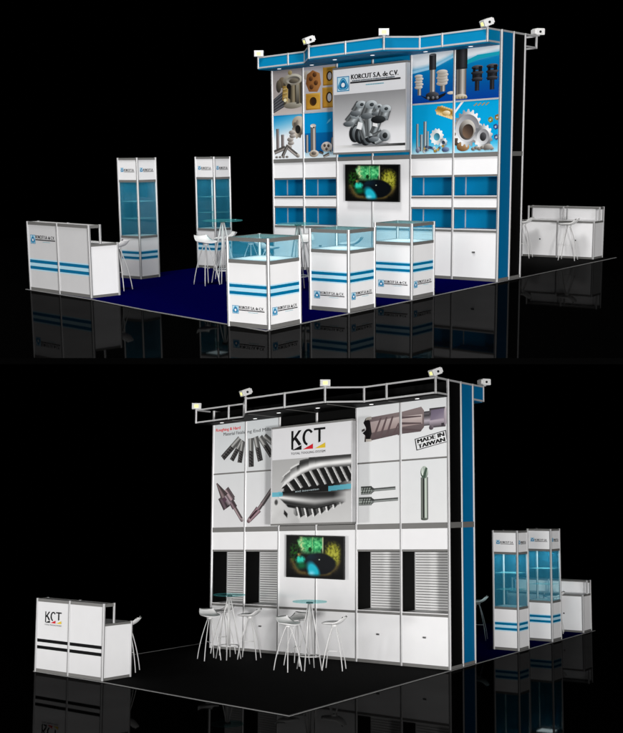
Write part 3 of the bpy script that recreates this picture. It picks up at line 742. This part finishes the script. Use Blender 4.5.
# ------------------------------------------------------------------ the double sided exhibition wall
def exhibition_wall(style, cols, D, zc, n0, n1, zb0, zb1, zd, zt, fh, can, label):
    """cols: x of the seven posts; niches n0,n1 list of (z0,z1); can: x of the canopy corner posts"""
    t = thing('exhibition_wall', label, 'exhibition wall', (0, 0, 0))
    blue = style == 'blue'; wall_in = 'blue' if blue else 'black'
    for x in cols: MB().post(x, 0, 0, zt-.002 if x in (cols[0], cols[-1]) else zt-fh, .021).build('post', ['alu', 'groove'], t)
    for y in (D/2, D): MB().post(0, y, 0, zt-.002, .021).build('post', ['alu', 'groove'], t)
    for y in (D/2, D): MB().post(cols[0], y, 0, zt-.002, .021).build('post', ['alu', 'groove'], t)
    e = .02; zf = zt-fh
    def rail(x0, x1, z0, z1, y=0, t_=.014, mt='rail'): MB().box(x0+e, x1-e, y-t_, y+t_, z0, z1).build('rail', mt, t)
    def white(x0, x1, z0, z1, name, knob=False, base=PW):
        P = Panel((x0+e-.002, -.004, z0), (1, 0, 0), (0, -1, 0), x1-x0-2*e+.004, z1-z0, base); o = P.build(name, t)
        if knob:
            xm = (x0+x1)/2; m = MB(); zz = z0+(z1-z0)*.56
            m.box(xm-.028, xm+.012, -.022, -.0045, zz-.012, zz+.012); m.box(xm-.036, xm-.028, -.016, -.010, zz-.006, zz+.006)
            h = m.build('knob', 'groove', o)
        return o
    arts = [(art_a1, art_a3), (art_a2, art_a4), None, None, (art_a5, art_a7), (art_a6, art_a8)] if blue else \
        [(lambda P: art_b1(P, 0), art_b3), (lambda P: art_b1(P, 1), art_b4), None, None, (lambda P: art_b5(P, 0), art_b7), (lambda P: art_b5(P, 1), art_b8)]
    for i in range(6):
        x0, x1 = cols[i], cols[i+1]
        rail(x0, x1, .004, .05); rail(x0, x1, zb0, zb1, t_=.02); 
        if arts[i]:
            rail(x0, x1, zc, zc+.035)
            white(x0, x1, .05, zc, 'cabinet_door', knob=(i in (4, 5) or i == 1))
            prev = zc+.035
            for (z0, z1) in n0:
                if z0-prev > .05: white(x0, x1, prev, z0-.03, 'upper_panel'); rail(x0, x1, z0-.03, z0)
                m = MB(); dpt = D/2-.03                                   # open box niche
                a, b = x0+e, x1-e
                m.box(a, a+.008, .014, dpt, z0, z1, 0); m.box(b-.008, b, .014, dpt, z0, z1, 0)
                m.box(a+.008, b-.008, .014, dpt, z1-.008, z1, 0)
                if blue: m.box(a+.008, b-.008, dpt-.008, dpt, z0+.008, z1-.008, 0)
                m.box(a+.008, b-.008, .014, dpt, z0, z0+.008, 1)
                nb = m.build('niche', [wall_in, 'white' if (not blue or z0 < 1.0) else 'blue'], t)
                MB().box(a+.008, a+.022, dpt-.022, dpt-.0085, z0+.008, z1-.008).build('corner_profile', 'alu', nb)
                if not blue:
                    m = MB(); ns = 22; m.box(a+.008, b-.008, dpt-.006, dpt, z0+.008, z1-.008, 1)
                    for k in range(ns):
                        zz = z0+.012+(z1-z0-.024)*k/ns; m.box(a+.022, b-.008, dpt-.018, dpt-.006, zz, zz+(z1-z0-.024)/ns*.72, 0)
                    m.build('slat_panel', ['slat', 'slatgap'], nb)
                MB().box(a, b, -.012, .013, z0-.001, z0+.012).build('shelf_lip', 'white', nb)
                rail(x0, x1, z1, z1+.03); prev = z1+.03
            white(x0, x1, prev, zb0, 'upper_panel')
            for (z0, z1, fn) in ((zb1, zd-.012, arts[i][1]), (zd+.012, zf, arts[i][0])):
                P = Panel((x0+e-.002, -.004, z0), (1, 0, 0), (0, -1, 0), x1-x0-2*e+.004, z1-z0, PW); fn(P); P.build('graphic_panel', t)
            rail(x0, x1, zd-.012, zd+.012, mt='alu' if blue else 'rail')
        else:
            rail(x0, x1, zc, zc+.035)
            white(x0, x1, .05, zc, 'lower_panel'); white(x0, x1, zc+.035, zb0, 'middle_panel')
            MB().box(x0+e-.002, x1-e+.002, -.004, .004, zb1, zf).build('backing_panel', wall_in, t)
    for x0, x1 in zip(cols[:-1], cols[1:]): MB().box(x0+.001, x1-.001, .002, .010, zf+.001, zt-.03).build('top_panel', wall_in, t)
    # side of the wall, two bays
    for k, (y0, y1, mt) in enumerate(((0, D/2, 'navyblue' if blue else 'black'), (D/2, D, 'black' if blue else 'navyblue'))):
        for x in (0, cols[0]):
            MB().box(x-.004, x+.004, y0+e-.002, y1-e+.002, .05, zt-.03).build('side_panel', mt, t)
            for z0, z1 in ((.004, .05), (zt-.03, zt-.004)): MB().box(x-.014, x+.014, y0+e, y1-e, z0, z1).build('rail', 'rail' if z0 < 1 else 'alu', t)
            if not (k == 0 and blue): MB().box(x-.016, x+.016, y0+e, y1-e, zb0, zb1).build('rail', 'rail', t)
            elif not blue: pass
    # plain rear face (its details face away from the photograph)
    MB().box(cols[0]+e, -e, D-.004, D+.004, .02, zf).build('rear_panel', 'white', t)
    # canopy: fascia of framed bays on a soffit board
    fm = 'blue' if blue else 'black'
    y1, y2 = -.40, -.88
    L, a1, a2, b0_, b1_, b2_, c2, c1, Rr = can
    path = [(L, -.02), (L, y1), (a1, y1), (a2, y1), (b0_, y2), (b1_, y2), (b2_, y2), (c2, y1), (c1, y1), (Rr, y1), (Rr, -.02)]
    for (p0, p1) in zip(path[:-1], path[1:]):
        v = Vector((p1[0]-p0[0], p1[1]-p0[1], 0)); Ln = v.length; u = v.normalized(); n = Vector((u.y, -u.x, 0))
        def slab(s0, s1, z0, z1, th):
            A = Vector((*p0, 0))+u*s0; B = Vector((*p0, 0))+u*s1
            return [(A+n*th)[:2], (B+n*th)[:2], (B-n*th)[:2], (A-n*th)[:2]], z0, z1
        if blue: MB().prism(*slab(.012, Ln-.012, zf+.02, zt-.02, .003)).build('fascia_panel', fm, t)
        m = MB(); m.prism(*slab(.014, Ln-.014, zf+.002, zf+.026, .012)); m.prism(*slab(.014, Ln-.014, zt-.026, zt-.002, .012)); m.build('fascia_rail', 'alu', t)
    for (x, y) in path[1:-1]: MB().post(x, y, zf, zt, .017).build('fascia_post', ['alu', 'groove'], t)
    zs = zf-.004
    sof = MB().prism([(L, .0), (L, y1), (a2, y1), (b0_, y2), (b2_, y2), (c2, y1), (Rr, y1), (Rr, 0)], zs-.012, zs).build('soffit', fm, t)
    for x in cols[1:-1]:
        yy = y1 if (x < a2 or x > c2) else y2
        MB().box(x-.008, x+.008, yy+.02, -.02, zs-.017, zs-.0125).build('soffit_joint', 'rail' if not blue else 'navyblue', sof)
    for i in range(6):
        x = (cols[i]+cols[i+1])/2; yy = -.22 if i in (0, 1, 4, 5) else -.55
        MB().disc((x, yy), .032, zs-.016, zs-.0125, 20).build('downlight', 'downlight', sof)
    # the rear canopy end that shows past the side
    yr = D+.40; m = MB()
    fr = 'black' if blue else 'navyblue'
    for z0, z1 in ((zf, zf+.024), (zt-.026, zt-.002)):
        m.box(-.012, .012, D+.02, yr-.012, z0, z1); m.box(-1.0, -.014, yr-.012, yr+.012, z0, z1)
    m.build('fascia_rail', 'alu', t)
    m = MB(); m.box(-.003, .003, D+.02, yr-.012, zf+.024, zt-.026); m.box(-1.0, -.014, yr-.003, yr+.003, zf+.024, zt-.026); m.box(-1.0, -.014, D+.02, yr-.012, zf-.012, zf-.002)
    if not blue: m.build('fascia_panel', fr, t)
    MB().post(0, yr, zf, zt, .017).build('fascia_post', ['alu', 'groove'], t)
    return t

def sign_box(name, label, x0, x1, z0, z1, y, th, art):
    t = thing(name, label, 'sign', ((x0+x1)/2, y, z0)); h = (x1-x0)/2; H = z1-z0
    m = MB(); m.box(-h, h, 0, th, 0, .03, 1); m.box(-h, h, 0, th, H-.03, H, 1); m.box(-h, -h+.02, 0, th, .03, H-.03); m.box(h-.02, h, 0, th, .03, H-.03)
    m.build('frame', ['alu', 'rail'], t)
    P = Panel((-h+.02, .006, .03), (1, 0, 0), (0, -1, 0), 2*h-.04, H-.06, PW, th=.03); art(P); P.build('printed_face', t)
    for x in (-h+.2, h-.26):
        for z in (.2, H-.3): MB().box(x, x+.06, th, -y-.022, z, z+.06).build('bracket', 'rail', t)
    return t
def television(name, label, x0, x1, z0, z1):
    y = -.075; t = thing(name, label, 'television', ((x0+x1)/2, y, z0)); h = (x1-x0)/2; H = z1-z0
    m = MB(); m.box(-h, h, 0, .035, 0, H); m.box(-h+.1, h-.1, .035, .052, .1, H-.1); m.build('casing', 'dark', t)
    P = Panel((-h+.014, -.0005, .014), (1, 0, 0), (0, -1, 0), 2*h-.028, H-.028, (2, 2, 2), th=.002); art_screen(P); P.build('screen', t, 'screen')
    return t

def structure(name, pts, z0, z1, m):
    o = MB().prism(pts, z0, z1).build(name, m); o['kind'] = 'structure'; return o
def edging(name, pts, z, wd=.028):
    m = MB()
    for p0, p1 in zip(pts[:-1], pts[1:]):
        v = Vector((p1[0]-p0[0], p1[1]-p0[1])).normalized()*1; n = Vector((-v.y, v.x))*wd/2
        a = Vector(p0)-v*wd/2; b = Vector(p1)-v*wd/2*1.02
        m.prism([(a-n)[:], (b-n)[:], (b+n)[:], (a+n)[:]], .001, z)
    o = m.build(name, 'trim'); o['kind'] = 'structure'; return o

def widen(root, off, k0, k1):
    """the walls are built slightly higher at their right end: z is multiplied by k0 + k1 * x"""
    seen = set()
    def walk(o):
        for ch in o.children:
            if ch.data and ch.data.name not in seen:
                seen.add(ch.data.name)
                for v in ch.data.vertices: v.co.z = (v.co.z+off[2])*(k0+k1*(v.co.x+off[0]))-off[2]
            walk(ch)
    walk(root)
KA = (1.020, .0125); KB = (1.026, .0180)
def ka(x): return KA[0]+KA[1]*x
def kb(x): return KB[0]+KB[1]*x

# ================================================================== UPPER STAND
POSE = POSE_A
structure('floor_upper', [(-14, -16.77), (9, -1.85), (9, 13), (-14, 13)], -.06, 0, 'floor')
A_L, A_R = -5.36, 0.03
structure('carpet_navy', [(.05, -5.66), (A_R, .38), (A_L, .38), (A_L-.04, -4.40), (-3.73, -4.72), (-2.2, -5.15)], .001, .005, 'navy')
structure('carpet_black_rear', [(A_R, .3805), (A_R, 4.7), (A_L, 4.7), (A_L, .3805)], .001, .005, 'carpetblack')
edging('carpet_edging', [(A_L-.04, -4.40), (-3.73, -4.72), (-2.2, -5.15), (.05, -5.66), (A_R, 4.7)], .0075)
colsA = [-4.20, -3.56, -2.89, -2.21, -1.51, -.76, 0]
widen(exhibition_wall('blue', colsA, .767, .722, [(.757, 1.06), (1.25, 1.54)], None, 1.825, 1.89, 2.64, 3.59, .195,
    [-4.17, -3.56, -3.23, -2.80, -2.125, -1.45, -1.13, -.75, -.02],
    'tall blue and white double-sided exhibition wall with blue shelf niches and a bright blue canopy'), (0, 0, 0), *KA)
widen(sign_box('sign_board', 'framed KORCUT sign board with grey tool picture, on the blue wall above the television', -2.80, -1.44, 1.93, 3.285, -.25, .10, art_banner_a), (-2.12, 0, 1.93), *KA)
television('television', 'black flat television showing a green cave pool, on the blue-niched wall', -2.69, -1.675, 1.165, 1.745)
yaw0 = math.radians(34)
gU = 'spotlights on the blue canopy'; gL = 'spotlights on the open black canopy'
spotlight((-4.15, -.40, 3.476), yaw0, 0, 'small lit spotlight on the far left end of the blue canopy', gU, .01)
spotlight((-2.80, -.88, 3.536), yaw0-1.2, .35, 'tilted white spotlight at the left corner of the projecting blue canopy bay', gU, .05)
spotlight((-1.45, -.88, 3.597), yaw0, 0, 'small lit spotlight at the right corner of the projecting blue canopy bay', gU, .015)
spotlight((-.03, -.40, 3.660), yaw0-1.2, .35, 'tilted white spotlight on the right front corner of the blue canopy', gU, .03)
spotlight((0.02, 1.17, 3.652), yaw0+1.9, 0, 'white spotlight on the bare frame behind the blue wall, right of it', gU, .02)
gp = 'glass-topped display cases along the navy carpet edge'
pedestal('display_case', 'nearest display case with blue stripes, at the front corner of the navy carpet', (0.02, -5.56, 0), gp, .58, 1.017)
pedestal('display_case', 'middle display case of the three with blue stripes along the carpet edge', (0, -3.952, 0), gp, .575, 1.015)
pedestal('display_case', 'display case with blue stripes nearest the blue wall', (0, -2.469, 0), gp, .575, 1.01)
gt = 'tall glass display towers on the navy carpet'
tower('display_tower', 'tall glass display tower with blue stripes beside the KORCUT counter', (-4.91, -2.52, 0), gt, .41, 1.884)
tower('display_tower', 'tall glass display tower behind the glass bar table, left of the blue wall', (-5.0, -.60, 0), gt, .41, 1.884)
counter('reception_counter', 'white KORCUT reception counter with two blue stripes at left', (-3.79, -4.63, 0), math.radians(-8.5), 1.52, .46, 1.0, .741, 'blue')
counter('reception_counter', 'white counter seen from its staff side, right of the blue wall', (-1.59, 4.58, 0), math.pi, 1.39, .42, .925, .68, 'black')
gs = 'bar stools of the navy stand'; gb = 'glass bar tables of the navy stand'
s0 = stool_proto('bar_stool', 'left stool of the pair before the second glass tower, on navy carpet', (-3.52, -2.55, 0), 2.9, gs, .67)
tb0 = table_proto('bar_table', 'round glass bar table in front of the second glass tower', (-3.46, -2.22, 0), gb, .95)
dup(s0, (-3.72, -1.86, 0), .9, 'stool facing away, beside the tower-side glass bar table')
dup(s0, (-2.98, -2.15, 0), -.2, 'stool seen through the glass of the nearest display case')
dup(tb0, (-1.95, -2.35, 0), 0, 'round glass bar table standing behind the display cases')
dup(s0, (-2.05, -2.95, 0), -1.9, 'stool before the bar table that stands behind the nearest display case')
dup(s0, (-1.45, -1.75, 0), .6, 'stool hidden mostly behind the middle display case')
dup(s0, (-2.37, -1.62, 0), 2.2, 'stool standing in the gap between the nearest and middle display cases')
dup(s0, (-4.16, -3.74, 0), .3, 'stool behind the KORCUT reception counter, next to the first tower')
gk = 'stools at the counter behind the blue wall'
dup(s0, (-1.42, 3.85, 0), .2, 'left stool standing in front of the white counter behind the blue wall', gk)
dup(s0, (-.52, 3.80, 0), .2, 'right stool standing in front of the white counter behind the blue wall', gk)

# ================================================================== LOWER STAND
POSE = POSE_B
structure('floor_lower', [(-14, -17.2), (9, -1.6), (11, 0), (11, 17), (-14, 17)], -.06, 0, 'floor')
B_L, B_R = -4.74, .03
structure('carpet_black', [(B_R, -4.16), (B_R, .41), (B_L, .41), (B_L, -3.41), (-3.34, -3.58), (-1.43, -3.92)], .001, .005, 'carpetblack')
structure('carpet_navy_rear', [(B_R, .4105), (B_R, 6.1), (B_L, 6.1), (B_L, .4105)], .001, .005, 'navy')
edging('carpet_edging', [(B_L, .4), (B_L, -3.41), (-3.34, -3.58), (-1.43, -3.92), (B_R, -4.16), (B_R, 6.1)], .0075)
colsB = [-4.28, -3.62, -2.96, -2.26, -1.54, -.78, 0]
widen(exhibition_wall('black', colsB, .844, .72, [(.757, 1.63)], None, 1.955, 2.035, 2.95, 4.06, .24,
    [-4.34, -3.68, -3.38, -3.0, -2.28, -1.565, -1.18, -.80, 0.0],
    'tall white double-sided exhibition wall with slatted niches under an open black canopy frame'), (0, 0, 0), *KB)
widen(sign_box('sign_board', 'framed KCT sign board with steel cutter picture, on the white wall above the television', -2.95, -1.47, 2.045, 3.62, -.25, .10, art_banner_b), (-2.21, 0, 2.045), *KB)
television('television', 'black flat television showing a cave pool, on the white wall with slatted niches', -2.77, -1.72, 1.20, 1.85)
spotlight((-4.33, -.40, 3.849), yaw0, 0, 'small lit spotlight on the far left end of the open black canopy', gL, .015)
spotlight((-3.0, -.88, 3.946), yaw0-1.2, .35, 'tilted white spotlight at the left corner of the projecting open canopy bay', gL, .05)
spotlight((-1.565, -.88, 4.051), yaw0, 0, 'small lit spotlight at the right corner of the projecting open canopy bay', gL, .015)
spotlight((0, -.40, 4.166), yaw0-1.2, .35, 'tilted white spotlight on the right front corner of the open black canopy', gL, .03)
spotlight((0.02, 1.24, 4.167), yaw0+1.9, 0, 'white spotlight over the blue rear end of the white wall', gL, .02)
gt2 = 'tall glass display towers behind the white wall'
tower('display_tower', 'nearer glass display tower right of the white wall', (0, 2.505, 0), gt2, .42, 1.915)
tower('display_tower', 'farther glass display tower, in front of the low counter at right', (0, 3.99, 0), gt2, .42, 1.915)
counter('reception_counter', 'white KCT reception counter with two black stripes at lower left', (-3.36, -3.53, 0), math.radians(-5), 1.36, .50, 1.01, .748, 'black')
counter('reception_counter', 'white counter seen from its staff side, behind the two glass towers at right', (-1.50, 6.02, 0), math.pi, 1.48, .42, .935, .69, 'blue')
gs2 = 'bar stools of the black carpet stand'; gb2 = 'glass bar tables of the black carpet stand'
tb1 = table_proto('bar_table', 'round glass bar table near the left end of the white wall', (-3.28, -.86, 0), gb2, .96, .245)
dup(tb1, (-1.67, -1.10, 0), 0, 'round glass bar table below the television on the white wall', gb2)
s1 = stool_proto('bar_stool', 'leftmost stool before the white wall, edge against black', (-3.46, -1.10, 0), 2.6, gs2, .68)
dup(s1, (-3.68, -.46, 0), 1.2, 'stool behind the left glass bar table', gs2)
dup(s1, (-3.02, -.68, 0), .35, 'stool right of the left glass bar table', gs2)
dup(s1, (-1.88, -1.34, 0), 2.9, 'stool left of the right glass bar table', gs2)
dup(s1, (-2.08, -.80, 0), 1.6, 'stool tucked behind the right glass bar table', gs2)
dup(s1, (-1.38, -.90, 0), .35, 'rightmost stool before the white wall, right of its table', gs2)
dup(s1, (-3.68, -2.68, 0), .5, 'stool behind the KCT reception counter', gs2)
dup(s1, (-1.16, 3.51, 0), .3, 'stool on navy carpet just past the right end of the white wall', gs2)
dup(s1, (-.44, 5.30, 0), .3, 'stool at the rear counter, right of the farther glass tower', gs2)
